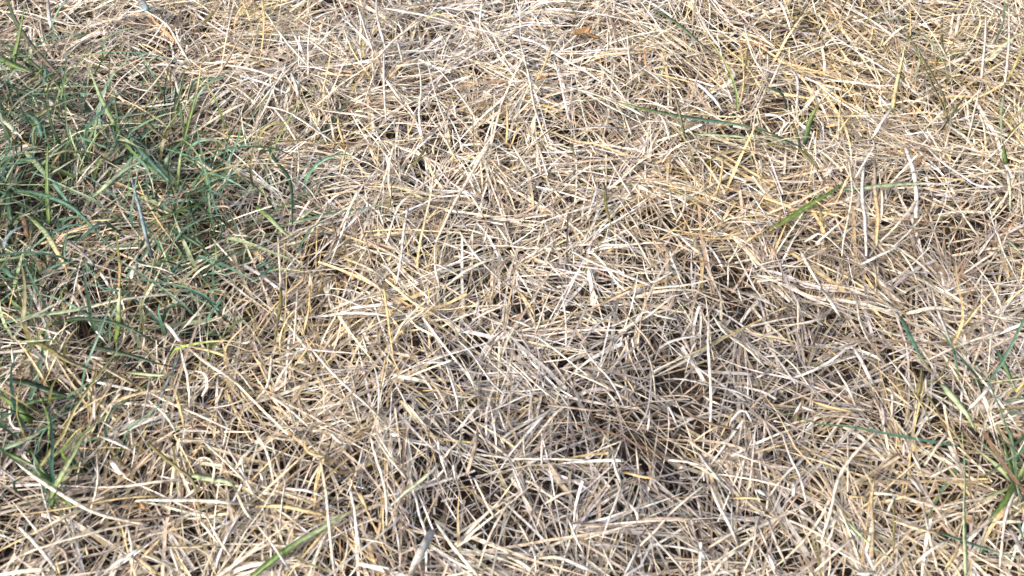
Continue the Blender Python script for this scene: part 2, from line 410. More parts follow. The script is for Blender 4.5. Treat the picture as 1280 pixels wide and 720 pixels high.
# ------------------------------------------------------------------ blades that can be told apart
# one line per blade: colours from end to end, width, pose (f lying, u rising, a arched), course; own label | short name used to point at neighbours
TRACED = '''
#0 0
db 22 f 40,10 80,110 160,230 250,330 340,420 380,480 | long dark green blade slanting down from the top left corner, browning at its lower end | the long corner green blade
n 20 u 62,350 75,270 100,150 125,20 | upright mid-green blade crossing the dark corner blade at the upper left | the upright corner green blade
dn 18 f 0,210 90,255 200,345 290,430 370,560 | thin dark green blade curving down from the upper left edge
np 22 f 620,700 540,560 480,430 440,310 | green blade narrowing upward to a pale tip beside the blue-green patch | the pale-tipped green blade
nny 24 u 915,720 950,580 985,450 1005,320 | tall upright green blade with a yellowed tip right of the green patch | the yellow-tipped upright green blade
o 16 u 655,650 720,550 770,440 | short olive blade standing left of the yellow-tipped upright green blade
do 22 f 690,560 760,640 870,720 | short dark olive blade sloping below the short standing olive blade
cw 22 f 620,400 680,440 850,470
gw 26 f 240,0 245,80 258,165
pw 24 f 0,580 80,660 130,720
d 14 f 30,420 120,460 220,510 330,620
n 34 f -30,270 60,320 140,350 230,360
c 38 f 225,475 300,560 | short broad cream stub with a cut end inside the upper left green patch
c 16 f 960,330 900,230 840,130 760,70 640,10
yc 14 f 640,0 540,120 350,220
c 13 f 860,150 740,280 600,400 500,540
c 14 f 330,210 470,100 600,0
w 15 f 160,300 400,298
o 22 f 975,160 1060,70 1110,20 | short stout olive blade near the top left of the lawn
c 14 f 1170,0 1130,200 1100,380
l 36 f 700,0 730,40 765,70
n 14 f 140,430 180,380 240,310
u 20 f 215,470 230,350 235,300
d 20 f 270,460 320,520 370,560
np 20 u 430,720 470,640 485,580
y 20 f 820,330 850,400 870,430
w 26 f 600,60 680,55 790,40 840,60
c 12 f 540,720 640,560 760,430 900,250
t 16 f 1240,100 1150,280 1060,420
c 18 f 870,380 900,480 960,620
u 26 f 130,560 190,610 210,720
w 14 f 1000,560 1120,420 1280,230
t 14 f 400,100 320,250 290,420
d 16 u 300,720 250,600 240,480 270,420
#1 0
y 20 f 30,0 40,100 30,230 10,330 | tan-yellow straw hanging down from the top edge right of the upper left corner
t 16 f 160,60 90,140 60,230
c 20 f 830,100 700,190 600,290 500,350 430,400 | long cream straw rising to the right across the top centre | the rising top-centre straw
c 16 f 300,530 440,410 560,330 660,230
w 14 f 520,60 550,160 590,270
w 14 f 600,0 610,100 650,250
w 16 f 810,300 825,430 815,560 830,680 | upright white straw with a slight bend at the middle of the top edge area | the bent white top-centre straw
w 12 f 860,320 900,480 950,620
c 14 f 920,350 1000,450 1080,560 1110,640
k 12 u 950,580 975,500 992,400 | thin dark brown stem standing in pale straw at the top centre | the dark top-centre stem
c 16 f 700,330 850,310 1000,290 1130,240 1280,200
c 14 f 480,690 600,600 740,530 860,470
w 26 f 175,360 200,430 215,500 | short broad white stub left of the rising top-centre straw
w 14 f 40,530 160,560 300,650 400,720
c 13 f 0,540 80,440 180,330
w 24 f 640,40 820,70 980,110
c 16 f 1000,120 1130,150 1280,190
w 14 f 640,250 640,420 650,600
c 14 f 270,200 330,250 420,310
w 12 f 260,380 262,200 280,80
yt 20 f 720,720 780,630 800,560
c 20 f 90,540 150,620 210,720
w 18 f 620,360 680,440 740,520
y 16 f 1250,720 1258,600 1250,480
t 14 f 1280,420 1100,460 930,480
c 22 f 330,550 480,570 620,590
c 14 f 700,180 735,320
w 16 f 560,200 800,220
y 18 f 410,580 415,640 440,720
c 13 f 1130,0 1120,120 1140,200
w 14 f 1140,720 1180,610 1230,520
c 14 f 20,20 130,180 260,330
#2 0
nnb 30 f 710,45 790,90 870,150 950,225 1040,300 | broad green blade sloping right and down near the top edge, browned below | the broad top green blade
yndup 26 f 380,480 500,505 620,535 740,560 900,590 1080,615 1280,650 | long green blade with a dry yellow left end lying across the upper right | the long upper-right green blade
nt 16 u 870,720 845,600 820,500 790,430 | olive stem crossing over the long upper-right green blade
cw 20 f 30,170 60,280 90,410 105,500 120,560 150,650 180,720 | long cream straw running down left of the small orange leaf scraps | the long straw left of the orange scraps
w 18 f 205,290 240,400 265,510 290,620 | white straw sloping down below the small orange leaf scraps
c 14 f 430,320 490,390 540,460 580,520
c 13 f 575,160 585,280 600,400
w 18 f 640,330 700,370 760,420 790,460
cw 20 f 700,540 760,600 790,700
w 30 f 920,410 1000,480 1060,560
b 14 f 700,170 640,215 590,250
o 12 f 270,0 310,60 330,105
c 22 f 1085,330 1110,360 1100,400 1050,440 1010,445 | hooked cream blade curled round at its end right of the broad top green blade
y 18 f 110,420 160,330 200,220
c 16 f 0,600 110,480 180,370
c 15 f 270,430 440,480 600,560
g 22 f 540,640 420,635 250,650
t 16 f 590,280 640,350 680,380
y 14 f 1140,200 1160,400 1130,560
c 14 f 1280,420 1220,560 1200,700
t 12 f 960,250 900,480 860,570
o 12 f 1180,240 1160,400 1180,480
c 16 f 300,300 480,270 620,250
w 18 f 470,480 680,590
c 18 f 560,570 600,680
t 20 f 370,490 430,580 450,640
c 14 f 650,40 760,110 900,200
w 20 f 655,310 740,300 830,340
c 16 f 930,70 990,170 1050,250
c 12 f 1160,110 1200,270 1280,400
c 18 f 0,340 60,360 150,470
p 20 f 920,670 1100,680 1280,705
w 16 f 1050,380 1080,450 1110,520
#3 0
oob 22 f 650,80 700,170 760,270 820,370 880,480 910,560 | dark olive stalk slanting down with side shoots at the upper right | the slanting upper-right olive stalk
o 16 f 800,330 880,370 970,410 1060,470
yp 20 u 620,560 640,440 670,300 695,200 | yellowish green upright stem left of the slanting upper-right olive stalk
t 14 f 700,180 730,120 775,0
cyt 18 f 350,700 360,560 370,440 365,320 | upright yellow-cream straw standing at the upper right beside brown litter | the upright upper-right yellow straw
w 18 f 1090,70 1085,220 1065,400 | pale straight straw standing with a white tip near the top right | the pale top-right straw
c 14 f 1065,400 1030,560 1000,700
dno 26 u 185,720 205,620 240,540 270,500 | short dark green blade tip standing at the middle of the upper right | the short dark green tip
w 26 f 620,540 570,610 520,700 | bright white broad straw leaning right under the upright upper-right yellow straw
w 20 f 115,340 150,410 140,560
cw 14 f 90,260 30,380 0,450
c 13 f 240,530 330,440
p 14 f 860,290 960,262 1090,250
o 14 f 870,80 870,220 920,340 960,400
t 14 f 510,20 600,110 650,210
o 14 f 400,220 560,300 640,370 720,440
c 16 f 380,580 520,575 640,580 760,600
p 14 u 1180,470 1165,560 1168,720
c 16 f 1205,20 1205,200 1190,360 1175,460
w 20 f 745,620 780,660 820,720
t 14 f 1050,380 1130,410 1280,500
g 16 f 320,180 480,230
c 14 f 0,260 150,230 290,205
c 16 f 260,250 320,200 400,210
y 16 f 130,350 260,360 400,340
r 18 f 240,290 300,310 330,350
c 13 f 560,180 700,160 760,40
c 22 f 935,190 960,60
o 18 u 1200,690 1240,640 1290,590
k 12 f 110,150 160,80 200,20
c 12 f 0,600 130,560 220,540
w 12 f 420,110 600,60 700,30
t 16 f 860,620 940,590
w 12 f 790,170 820,230 820,290
c 14 f 640,160 900,300 1080,420
#0 1
uud 30 f 670,0 740,80 820,160 900,255 | broad blue-green blade slanting down from the top of the left green patch | the broad blue-green blade
u 22 f 40,230 150,240 260,270 350,310 420,370 520,480 600,560 | long blue-green blade arching right through the left green patch | the long arching blue-green blade
puu 26 f 120,30 200,120 270,200 340,290 400,360
nn 26 u 245,400 238,280 235,130 240,0 | upright stout green blade standing in the left green patch | the stout upright green blade
l 26 a 10,600 20,500 60,440 130,405 190,400 | blue-grey shiny blade arching over at the left edge | the blue-grey arching blade
yypn 28 f 350,700 320,600 270,510 220,430 130,340 | yellow-tipped green blade lying right of the blue-grey arching blade | the yellow-tipped left blade
yon 28 u 595,720 600,620 590,530 578,430 | short upright green blade with a yellow point in the left green patch | the short yellow-pointed blade
l 18 f 760,570 730,460 700,330 670,220 645,90 | blue-grey folded blade running down the middle of the left green patch | the blue-grey folded blade
cp 18 f 160,220 280,130 420,50
pu 22 f 440,290 540,200 640,120 700,90 820,10
u 20 f 810,620 840,540 880,470 960,400 1060,360 1140,360 1180,410 1195,500 | looped blue-green blade bent over at the right side of the green patch | the looped blue-green blade
d 22 f 910,250 1000,230 1100,180 1130,160
u 18 f 740,340 830,290 930,265
np 18 u 890,210 900,80 920,0
dn 20 f 850,0 900,40 960,90 1000,130
cp 22 f 960,60 1030,110 1110,160
y 14 f 1010,250 1080,200 1150,120
cy 20 f 620,640 700,540 770,460 825,400
d 30 f 40,230 45,320 65,430
c 18 f 545,25 480,80 420,150 350,240
c 14 f 80,465 150,520 230,570
d 26 f 840,410 920,460 1000,510 1070,570
yp 16 f 400,390 500,380 620,370
b 40 f 110,340 130,420 140,500
c 18 f 925,720 990,640 1080,590 1200,540
p 24 u 70,720 100,600 120,510
w 22 f 500,640 540,700 560,740
n 20 u 160,600 180,680 190,720
c 18 f 650,560 700,600 800,620 940,680
w 34 f 690,590 660,650 640,710
u 14 f 200,640 340,590 430,620
u 26 f 0,600 60,660 110,700
g 18 f 340,480 430,560 500,640
pu 16 f 0,240 60,120 150,0
wc 14 f 30,20 0,60 -20,130
c 14 f 1170,100 1100,230
t 18 f 400,400 560,290 660,230
c 14 f 1060,470 1150,570 1200,620
u 12 f 320,640 330,480 360,370
ct 20 f 1040,320 1130,310 1180,350
c 18 f 1160,450 1280,465
#1 1
puup 20 f 120,410 260,375 340,352 480,330 600,310 660,295 | thin pale green blade lying almost level left of centre | the level pale green blade
np 32 f 0,310 60,360 120,420 200,490 | green blade with pale stripes at the right margin of the green patch | the striped green blade
d 22 f 60,20 110,100 160,160 180,260 180,440
c 22 f 1170,0 1110,90 1040,210 980,320 900,490 | long pale straw slanting steeply down towards the photo centre | the long slanting straw near centre
cy 20 f 920,0 890,130 870,270 840,400 815,520 805,620 | long straight yellow-cream straw standing upright right of the level pale green blade | the straight upright cream straw
c 16 f 700,320 800,230 900,160 1060,90 1220,30
t 16 f 740,270 900,170 1000,110
c 16 f 690,0 655,130 620,240
w 14 f 560,170 480,300 440,420 370,600
c 16 f 240,500 300,400 340,340 360,290
w 22 f 760,320 740,430 720,600 700,700
c 18 f 520,380 640,350 760,375 860,400
c 14 f 160,645 320,630 480,620 600,640
yc 18 f 440,570 540,610 650,670
b 16 f 370,370 400,450 400,490
c 22 f 1015,435 1080,530 1180,640 1280,720
c 24 f 950,710 1040,640 1150,585 1250,560
t 20 f 1000,345 1120,380 1270,390
w 16 f 895,490 895,600 920,720
c 18 f 1060,230 1110,310 1140,370
c 13 f 210,0 215,90 205,180
wc 14 f 200,170 270,230 330,320
p 22 f 220,370 300,320
c 14 f 110,460 120,640 120,720
w 16 f 130,650 230,530
y 16 f 460,0 430,90 415,160
u 22 f 0,620 60,590 120,570
u 24 f -10,680 60,630 110,590
c 14 f 320,220 420,190 540,170
o 16 f 850,20 800,90 740,140
c 12 f 880,0 890,60
w 12 f 1200,30 1220,120
c 16 f 650,500 720,300 830,230
c 14 f 990,560 1100,570 1270,590
w 14 f 1160,400 1140,500
c 26 f 1200,400 1270,500
o 12 f 620,390 670,300 680,180
g 14 f 1000,330 1060,430 1100,470
c 16 f 840,620 900,600 1060,680
w 14 f 610,320 640,420
c 18 f 270,640 268,720
t 14 f 470,240 570,560 560,620
#2 1
w 20 f 80,130 180,100 330,95 | pale curved straw lying level right of the photo centre's upper side
t 20 f 0,370 120,310 200,240 260,180 320,130
cw 20 f 290,530 380,580 500,630 600,670 700,710 | long cream straw sloping gently right just above the photo centre | the gently sloping centre straw
cw 15 f 510,110 400,110 330,150 240,210
w 20 f 430,200 410,270 375,380
o 18 f 465,210 470,320 495,400 500,450 | dark olive stem in the brown straw right of centre | the olive stem right of centre
ct 16 f 500,220 560,310 620,400 650,470
w 14 f 1060,390 1170,388 1280,400 | level white straw lying over tawny grass at the right of centre | the level white straw
cw 22 f 990,320 1060,390
w 20 f 720,50 800,50 880,85 930,110
y 18 f 1020,260 1045,160 1055,60
c 16 f 870,200 860,320 820,400
y 20 f 1280,420 1210,460 1160,500
t 14 f 900,470 1000,440 1060,420
c 14 f 1150,440 1120,530 1080,600
w 16 f 480,420 560,480 640,540
w 16 f 550,450 640,590
c 20 f 0,400 80,410 150,440
w 16 f 650,560 670,640 700,690 820,630
c 18 f 790,230 800,320 840,390
ct 14 f 600,320 700,260 800,230
c 16 f 0,0 60,100 90,140
p 20 f 820,230 900,270 940,300
t 18 f 660,130 560,70 520,60
y 18 f 460,540 520,520
c 14 f 80,640 240,560 330,480
g 14 f 300,220 410,230
w 14 f 1160,180 1220,280 1270,360
c 16 f 960,340 1040,470 1100,520
r 16 f 640,240 740,300
c 14 f 130,540 190,600 260,680
c 12 f 1030,0 1040,50
c 20 f 830,440 880,500 960,560
c 16 f 700,720 900,700 1080,650
w 14 f 1080,720 1080,590
b 16 f 820,570 960,590 1080,600
c 15 f 480,60 560,200 600,260
o 12 f 290,0 330,90
w 14 f 0,250 110,190
c 16 f 540,390 620,480 700,620
#3 1
onnn 34 f 0,430 110,370 200,310 290,255 405,180 | bright green broad blade tip lying across tan straw at the right | the bright green blade tip
uppww 24 f 380,225 520,215 680,200 860,198 990,210 | level pale green blade turning white at its right end | the level green-to-white blade
w 26 f 480,90 470,240 485,380 492,560 | upright broad white straw standing just right of the bright green blade tip | the upright broad white straw
ty 28 f 535,80 535,230 548,350 540,510 | upright mustard straw standing right of the upright broad white straw | the upright mustard straw
w 22 f 655,510 570,550 455,605 | short stiff white straw lying below the upright mustard straw
c 16 f 510,240 440,320 340,410 240,500
c 16 f 560,490 640,410 720,310 770,230
w 26 f 330,100 300,150 275,175
o 14 f 200,210 260,330 300,430
n 24 u 1190,100 1180,40 1175,-20
cp 18 f 1195,130 1210,240 1210,360
c 18 f 1270,720 1180,540 1130,400 1090,340
w 18 f 780,0 860,80 960,150 1060,210 1200,210
c 15 f 920,260 1000,390 1060,470
c 22 f 160,530 220,640 270,720
t 20 f 210,530 330,560 440,600 560,660 640,720
y 18 f 520,590 540,640 540,720
c 16 f 650,520 710,600 750,700
t 16 f 700,230 870,310 1000,360
w 30 f 680,0 720,110 740,230 740,370
o 18 f 0,0 120,20 230,60
o 16 f 150,10 230,100 260,170
c 12 f 0,110 50,220 100,400
w 14 f 430,180 500,60 540,0
t 16 f 560,200 700,150 850,90
c 16 f 930,230 1150,235
p 14 f 270,260 180,240
y 14 f 270,380 310,330
w 14 f 1090,250 1140,440 1170,500
c 20 f 400,560 270,450 180,490
p 18 f 1200,480 1280,560
o 16 u 1280,240 1220,130 1170,90
c 18 f 600,380 760,420 880,430
c 18 f 970,650 1060,590 1150,530
g 12 f 580,700 720,640 900,660
t 18 f 800,330 830,420
r 14 f 0,500 60,560
c 14 f 400,60 420,250 380,470 370,560
#0 2
wp 28 f 410,0 330,50 220,110 100,170 0,215 | long pale green and white blade rising right from the left edge | the pale blade from the left edge
upcc 22 f 0,180 150,140 300,120 450,95 560,65 700,45 850,32 1030,45 | very long pale green blade curving level over the lower side of the green patch | the very long level green blade
d 20 f 260,180 380,155 500,160 620,190 740,250 870,330 | dark green blade arching right beneath the very long level green blade | the arching dark green blade
d 22 f 430,280 540,310 660,340 760,370 890,400
nnpy 24 u 575,270 590,200 595,80 600,0 | upright grass-green blade standing through the very long level green blade
y 22 f 850,275 940,290 1040,310 1130,340 1210,365 | golden straw lying level at the foot of the green patch | the golden straw below the green patch
ty 28 f 410,320 480,370 560,420 650,470 740,520 | thick tan-gold stalk sloping down to the right in the lower left | the thick tan-gold stalk
c 16 f 740,520 860,580 980,630 1180,720
y 18 f 560,570 640,540 740,515 850,500
o 22 f 170,260 240,300 300,340 400,390 560,440
yt 18 f 460,620 520,540 575,450
cy 18 f 350,210 300,310 250,410 220,480
c 18 f 900,290 920,380 940,460 945,600
o 16 u 670,30 640,90 600,160
n 36 f 160,670 100,610 50,570 0,535 | wide bright green blade tip at the lower left edge
u 20 f 180,720 250,690 350,670
dn 28 f 0,640 80,600 200,560 380,540
d 40 f 0,455 120,470 260,520 400,560
b 16 u 440,600 470,480 490,390
g 18 f 790,340 750,460 730,560 700,700
l 14 f 900,330 850,440 800,560 750,700
c 20 f 890,230 980,130 1060,30
uu 18 f 1000,230 1060,120 1160,0
n 16 f 1280,130 1200,160 1140,210 1090,280
c 22 f 940,300 1040,380 1200,480
c 16 f 1140,370 1210,440 1280,530
w 18 f 360,30 420,130 500,240 560,310
c 16 f 720,200 720,280 690,340
wc 20 f 410,340 550,355
c 18 f 330,210 360,240
c 24 f 1280,260 1200,280
w 26 f 820,170 880,240 920,300
b 18 f 260,90 340,140 400,200
c 16 f 80,190 200,200 360,260
p 16 f 100,270 250,260 330,300
y 16 u 35,160 50,80 70,0
w 16 f 60,300 65,400
w 16 f 50,540 60,690 180,700
w 24 f 480,530 470,600 470,690
y 24 f 870,500 900,600 920,700
c 14 f 1200,0 1130,90 1100,180
p 18 f 640,420 780,435 900,430
c 16 f 500,660 600,720
c 18 f 1040,600 1160,580 1270,530
cw 16 f 740,560 830,640 880,720
#1 2
c 20 f 240,260 180,360 120,440 80,520 | broad cream straw slanting left of centre in the lower half
cw 18 f 265,290 350,390 450,490 550,580 660,690 | long cream straw running down right below the left of centre | the long lower-left cream straw
y 20 f 640,0 655,110 670,230 685,340 | upright tawny straw standing in a knot of grass left of the photo centre | the upright tawny straw
t 18 f 555,420 510,490 460,540 410,600 380,640 280,710 | crooked tan stalk wandering down left in the lower centre | the crooked tan stalk
o 20 f 125,0 120,100 100,220 95,280
c 16 f 210,0 200,140 190,280
y 18 f 270,0 265,100 240,220
c 16 f 70,540 160,600 270,700
w 18 f 380,130 500,125 640,135 720,160 | level white straw lying above the knot of grass left of the photo centre
c 16 f 690,260 740,170 820,90 930,0
c 16 f 760,190 860,110 940,30
c 18 f 700,210 840,110 880,60
c 15 f 520,280 640,262
w 14 f 560,340 600,420 615,520 610,620
w 20 f 1000,720 1060,650 1100,600 1150,570 | bright white broad straw leaning right in the lower centre | the bright leaning lower-centre straw
c 16 f 1280,80 1180,110 1080,160
w 16 f 1010,260 1080,330 1170,460 1250,540
w 16 f 830,370 1000,375
c 13 f 980,290 1050,400 1100,520
c 16 f 740,560 840,680 860,720
w 13 f 690,460 740,560 800,680
c 22 f 0,560 60,480 80,330
y 20 f 0,350 50,400
c 14 f 470,530 520,690
c 18 f 700,480 780,520 900,580 960,700
t 16 f 640,540 720,420 800,290
c 14 f 530,230 560,330 540,280
c 15 f 260,610 400,580 560,560
c 20 f 520,330 490,420
y 14 f 620,500 640,400 650,340
w 14 f 200,300 400,320 560,330
c 16 f 940,520 1040,545 1140,530
w 16 f 240,60 360,30 500,80 600,120
w 14 f 130,100 230,60 340,45
w 20 f 1120,50 1090,150
c 12 f 860,160 960,160 1010,230
c 12 f 1180,0 1280,60
c 12 f 340,470 340,650
y 16 f 160,420 230,340 320,210
w 12 f 680,500 670,700
w 14 f 1250,720 1210,600
c 14 f 1150,350 1240,430 1280,480
w 14 f 950,380 1000,540 1010,620
#2 2
cwwc 20 f 985,150 980,260 988,400 995,550 990,700 | tall upright cream straw with a worn face standing right of centre in the lower half | the tall upright lower straw
yoc 16 f 1280,140 1180,190 1080,240 960,300 820,360 700,420 | long yellow-olive stalk rising to the right, crossing the tall upright lower straw | the long yellow-olive stalk
gw 22 f 730,310 790,270 880,245 970,235 | grey curved straw arching left of the tall upright lower straw
t 20 f 530,90 590,150 640,210 680,260 720,330
c 16 f 650,160 730,100 830,20
k 14 f 550,605 640,585 720,570 | dark broken stem lying level among grey straw in the lower centre | the dark broken stem
t 18 f 180,585 280,595 400,610 500,610
b 18 f 860,620 940,660 1040,690 1150,715
w 18 f 760,455 860,455 1000,490
g 16 f 1000,490 1130,520 1280,600
w 16 f 120,240 220,310 330,400 440,480
w 16 f 340,270 420,380 500,470 560,590
w 14 f 460,500 540,590
g 18 f 480,410 560,340 650,265
g 16 f 330,290 410,200 520,110
c 16 f 1080,240 1170,300 1270,400
w 18 f 1280,420 1210,455
w 14 f 0,160 60,180 120,210
c 14 f 0,370 140,500 260,590
w 20 f 1090,700 1100,660 1160,610 1210,690
c 14 f 120,220 160,100 200,0
c 13 f 240,400 400,460 520,520
k 14 u 390,480 450,430 510,380
w 13 f 250,0 270,180 270,300
w 12 f 0,520 200,500
w 16 f 600,190 660,120 740,140 840,160
t 14 f 740,540 880,540 960,600
g 18 f 1020,540 1100,570 1180,570
c 15 f 1000,130 1060,220 1160,280
w 12 f 1180,400 1180,560
t 14 f 900,0 1000,50 1180,100
w 14 f 1130,0 1150,80
g 14 f 620,720 680,600 700,420
b 14 f 400,120 480,60 600,0
w 14 f 870,420 900,310 930,260
c 14 f 660,280 700,400 720,560
w 12 f 330,720 300,620 200,480
c 12 f 60,120 130,30
y 24 f 40,20 80,70 120,150
w 16 f 690,600 680,720
w 14 f 780,580 830,700
#3 2
uuo 24 f 660,140 700,220 740,300 770,360 830,430 | blue-green blade slanting down at the right above the lower right tuft | the slanting blue-green right blade
cwun 20 f 820,0 840,80 880,190 920,290 945,400 960,490 | long straw turning green at its lower end in the lower right | the half-green slanting straw
unp 28 f 1150,320 1190,400 1230,490 1260,560
p 40 f 870,480 930,550 1000,640 1040,720
wc 24 f 1120,480 1060,550 990,625 | short stiff cream straw leaning right over the lower right green shoots
w 24 f 425,290 470,370 500,430 530,485 | short stiff white straw with a blunt cut end in the lower right | the blunt white straw
wc 18 f 300,350 350,420 400,500 440,590 | cream straw sloping down left of the blunt white straw
w 20 f 410,280 340,345 230,410 120,450
c 16 f 0,190 140,180 290,150
cw 28 f 265,0 310,60 370,155 | broad pale straw sloping down just above the blunt white straw
c 14 f 380,130 470,170
y 18 f 230,570 330,600 430,620
c 15 f 530,540 640,570 740,610
t 18 f 520,540 600,680
w 16 f 560,110 660,105
c 28 f 690,130 840,100 1000,120
c 16 f 800,360 900,310 1000,270 1180,210
c 16 f 600,290 700,300 790,350
w 24 f 1060,210 1110,250 1160,300
t 14 f 910,260 1030,200 1130,120
c 16 f 1020,80 1100,130 1280,170
c 16 f 580,320 660,420 740,530
w 16 f 170,560 130,640
w 18 f 160,590 250,620
b 20 f 110,80 150,150
y 14 f 0,130 110,90
o 22 f 740,560 760,480 770,380
o 20 f 800,540 860,640 880,720
yp 16 f 670,430 740,540 800,640 820,720
w 16 f 790,440 790,530
c 16 f 0,400 100,440 230,510
c 14 f 540,0 640,90
t 14 f 380,0 480,50 600,100
c 13 f 200,200 230,300
w 14 f 970,500 960,720
g 14 f 1080,520 1180,570 1280,640
c 20 f 1280,720 1130,660
g 18 f 560,560 580,650 570,720
w 14 f 620,500 620,650
c 14 f 440,50 470,200 560,350
c 14 f 0,290 120,380 260,560
c 12 f 150,40 150,230
y 14 f 290,130 290,180 350,200
c 12 f 1260,0 1130,200 1100,420
#0 3
wcc 28 f 75,140 160,215 270,290 400,365 500,410 620,440 740,465 | long white straw sloping right across the lower left corner | the long white corner straw
npn 28 u 255,380 270,290 310,210 370,110 425,10 | bright green pointed shoot standing in the lower left | the bright green lower-left shoot
upp 24 f 0,90 80,60 170,20 250,-20 | blue-green blade with a shiny face rising right at the lower left edge
y 22 f 60,410 200,400 380,370 520,345 650,325 800,320 | long straw lying level across the lower left, crossing the long white corner straw
cc 22 f 0,680 120,610 260,560 400,520 540,485 680,455 | long tan-cream straw rising gently right along the bottom left
yc 24 f 0,590 100,540 200,490 330,420 430,385
w 36 f 520,700 580,655 650,610 730,560 | broad white straw with a torn end at the bottom left | the torn-ended white straw
w 16 f 195,230 220,320 250,430 280,540
c 22 f 490,275 640,270 780,250 920,235
c 18 f 480,100 490,200 480,300 450,400
c 24 f 680,340 860,340 1040,345 1280,365 | long level cream straw lying right of the long white corner straw
w 26 f 95,475 160,540 230,620 290,700
w 16 f 60,345 130,430 220,540
wc 36 f 550,140 590,190 640,240 | broad folded cream blade in the lower left
o 18 f 740,50 800,110 900,190 960,240 990,340 1015,490
p 30 f 960,215 1050,235 1140,250 1190,290
n 20 f 20,100 90,130 180,170
c 18 f 1020,400 1090,530 1160,630
c 30 f 1280,60 1230,110 1170,190 | pale broad straw leaning right at the lower left third
wc 22 f 910,335 1000,270
y 16 f 840,575 950,575 1080,565
ty 30 f 680,620 750,680 800,720
c 18 f 680,600 780,640 880,680
y 20 f 870,600 900,660 940,720
c 18 f 1000,440 1110,580
w 18 f 1140,80 1210,200 1280,340
c 16 f 1020,50 1130,150 1280,300
b 24 f 600,440 780,430 900,400
w 20 f 640,480 660,590 660,720
t 20 f 340,720 330,610 280,560
c 18 f 960,170 1010,125 1070,160 1060,260
w 22 f 500,20 620,70 700,110
o 18 f 350,180 450,170
n 18 f 310,120 360,140 380,200
g 14 f 0,180 130,280
c 16 f 410,120 370,280
c 22 f 1180,300 1230,400 1280,450
y 16 f 430,560 440,640
r 26 f 700,350 740,400
c 14 f 570,360 500,460
c 14 f 160,600 60,640 -10,700
w 14 f 650,220 680,40
c 20 f 850,570 900,720
y 20 f 280,640 300,720
#1 3
nnpy 44 f -40,740 60,660 180,570 300,500 400,440 470,400 560,350 | wide soft green blade rising right at the bottom edge left of centre | the wide green bottom blade
w 60 a 770,720 800,650 840,570 885,485 | broad bleached white flake leaning upright at the bottom centre | the bleached white flake
wpw 26 f 660,380 750,300 830,240 920,160 | bright white-green straw rising right in the lower centre | the bright rising straw
c 18 f 920,150 980,80 1040,20
wc 20 f 570,20 600,130 630,220 650,320 655,470
c 22 f 320,130 340,240 355,350 370,520 390,700 | long curved tan straw standing above the wide green bottom blade
y 30 f 0,370 120,370 240,390 350,415
w 20 f 150,280 260,295 350,330
cy 20 f 0,335 90,250 180,170 300,60
w 22 f 800,320 820,420 850,520 850,700
tt 32 f 1110,0 1085,110 1050,220 | short thick tan stem standing in the lower centre | the thick tan stem
wc 26 f 900,450 960,540 1040,640 1110,720
w 18 f 470,280 490,380 510,520 530,640
c 16 f 510,530 600,545 690,565
c 18 f 580,0 660,120 760,240
w 30 f 370,0 410,40 460,75
w 14 f 150,230 130,350 120,490
c 20 f 90,270 60,120 0,0
c 18 f 1280,330 1210,440 1160,540 1110,680
w 18 f 985,150 1000,250
w 18 f 910,30 920,110 960,240
c 18 f 1100,110 1280,130
c 16 f 1090,230 1150,350 1190,430
c 16 f 1170,480 1040,550 960,600
w 16 f 0,460 80,560 190,720
c 22 f 1150,550 1280,610
w 20 f 20,200 40,250
b 14 f 490,190 480,300
c 14 f 440,460 460,560 430,700
y 14 f 520,300 560,400
g 18 f 900,80 960,180
c 14 f 600,0 700,160
t 14 f 660,480 740,310 850,240
w 14 f 540,60 500,200 450,320
y 22 f 240,30 260,100 380,130
k 10 f 380,20 340,130 180,160
w 20 f 700,700 660,680 560,660
c 16 f 750,480 820,540
c 14 f 1210,0 1250,90
w 30 f 670,0 720,30
#2 3
cww 26 f 990,260 1030,360 1080,450 1130,560 | cream straw with a white knotted top leaning right near the bottom right of centre | the knotted cream straw
w 28 f 930,100 980,170 1030,230 1090,320
c 18 f 970,260 880,330 790,410 720,490 640,570
w 18 f 550,260 520,350 480,450 450,540
c 18 f 640,450 720,540 800,630 880,720
cw 26 f 130,630 240,630 340,670 440,710 | thick cream straw curving along the bottom edge at the centre | the thick bottom-centre straw
c 30 f -20,620 60,660 130,720
y 20 f 560,200 660,225 760,240 | golden-tipped straw lying level among grey straw at the lower centre
w 13 f 0,135 180,135 380,140
w 18 f 780,140 880,150 970,175
c 18 f 980,580 1060,530 1130,490 1200,450
k 10 u 260,150 290,60 310,0
w 14 f 640,260 700,340 780,440
c 18 f 160,360 250,310 340,290
w 24 f 500,90 520,190 550,270
c 16 f 440,550 500,680 530,720
w 18 f 560,720 600,640 640,560
c 15 f 380,110 480,70 560,40
w 18 f 280,430 320,530 360,610
g 20 f 0,550 70,600 120,630
w 20 f 120,720 115,620 90,560
y 16 f 1080,330 1180,330 1280,340
w 30 f 1210,280 1280,320
c 16 f 1160,700 1200,600 1230,420
c 22 f 1000,720 1060,640 1140,580
w 18 f 1100,340 1100,500
w 30 f 930,580 970,640
w 16 f 570,340 620,400 630,460
g 18 f 1040,240 1120,320
c 15 f 1100,100 1280,170
c 14 f 830,190 870,160
c 14 f 60,0 60,100 80,130
w 14 f 150,20 150,160 180,200
c 14 f 620,70 640,260
t 22 f 640,440 780,430 980,440
b 14 f 780,330 930,320 1000,310
c 14 f 870,330 1000,310
w 15 f 0,170 60,320
c 13 f 30,450 90,560
w 18 f 700,560 860,580 1000,620
c 18 f 1230,460 1280,580
#3 3
pp 22 u 990,720 985,560 980,400 985,200 970,0 | tall pale green stem standing upright in front of the lower right tuft | the tall pale green stem
cy 22 f 600,430 720,475 860,510
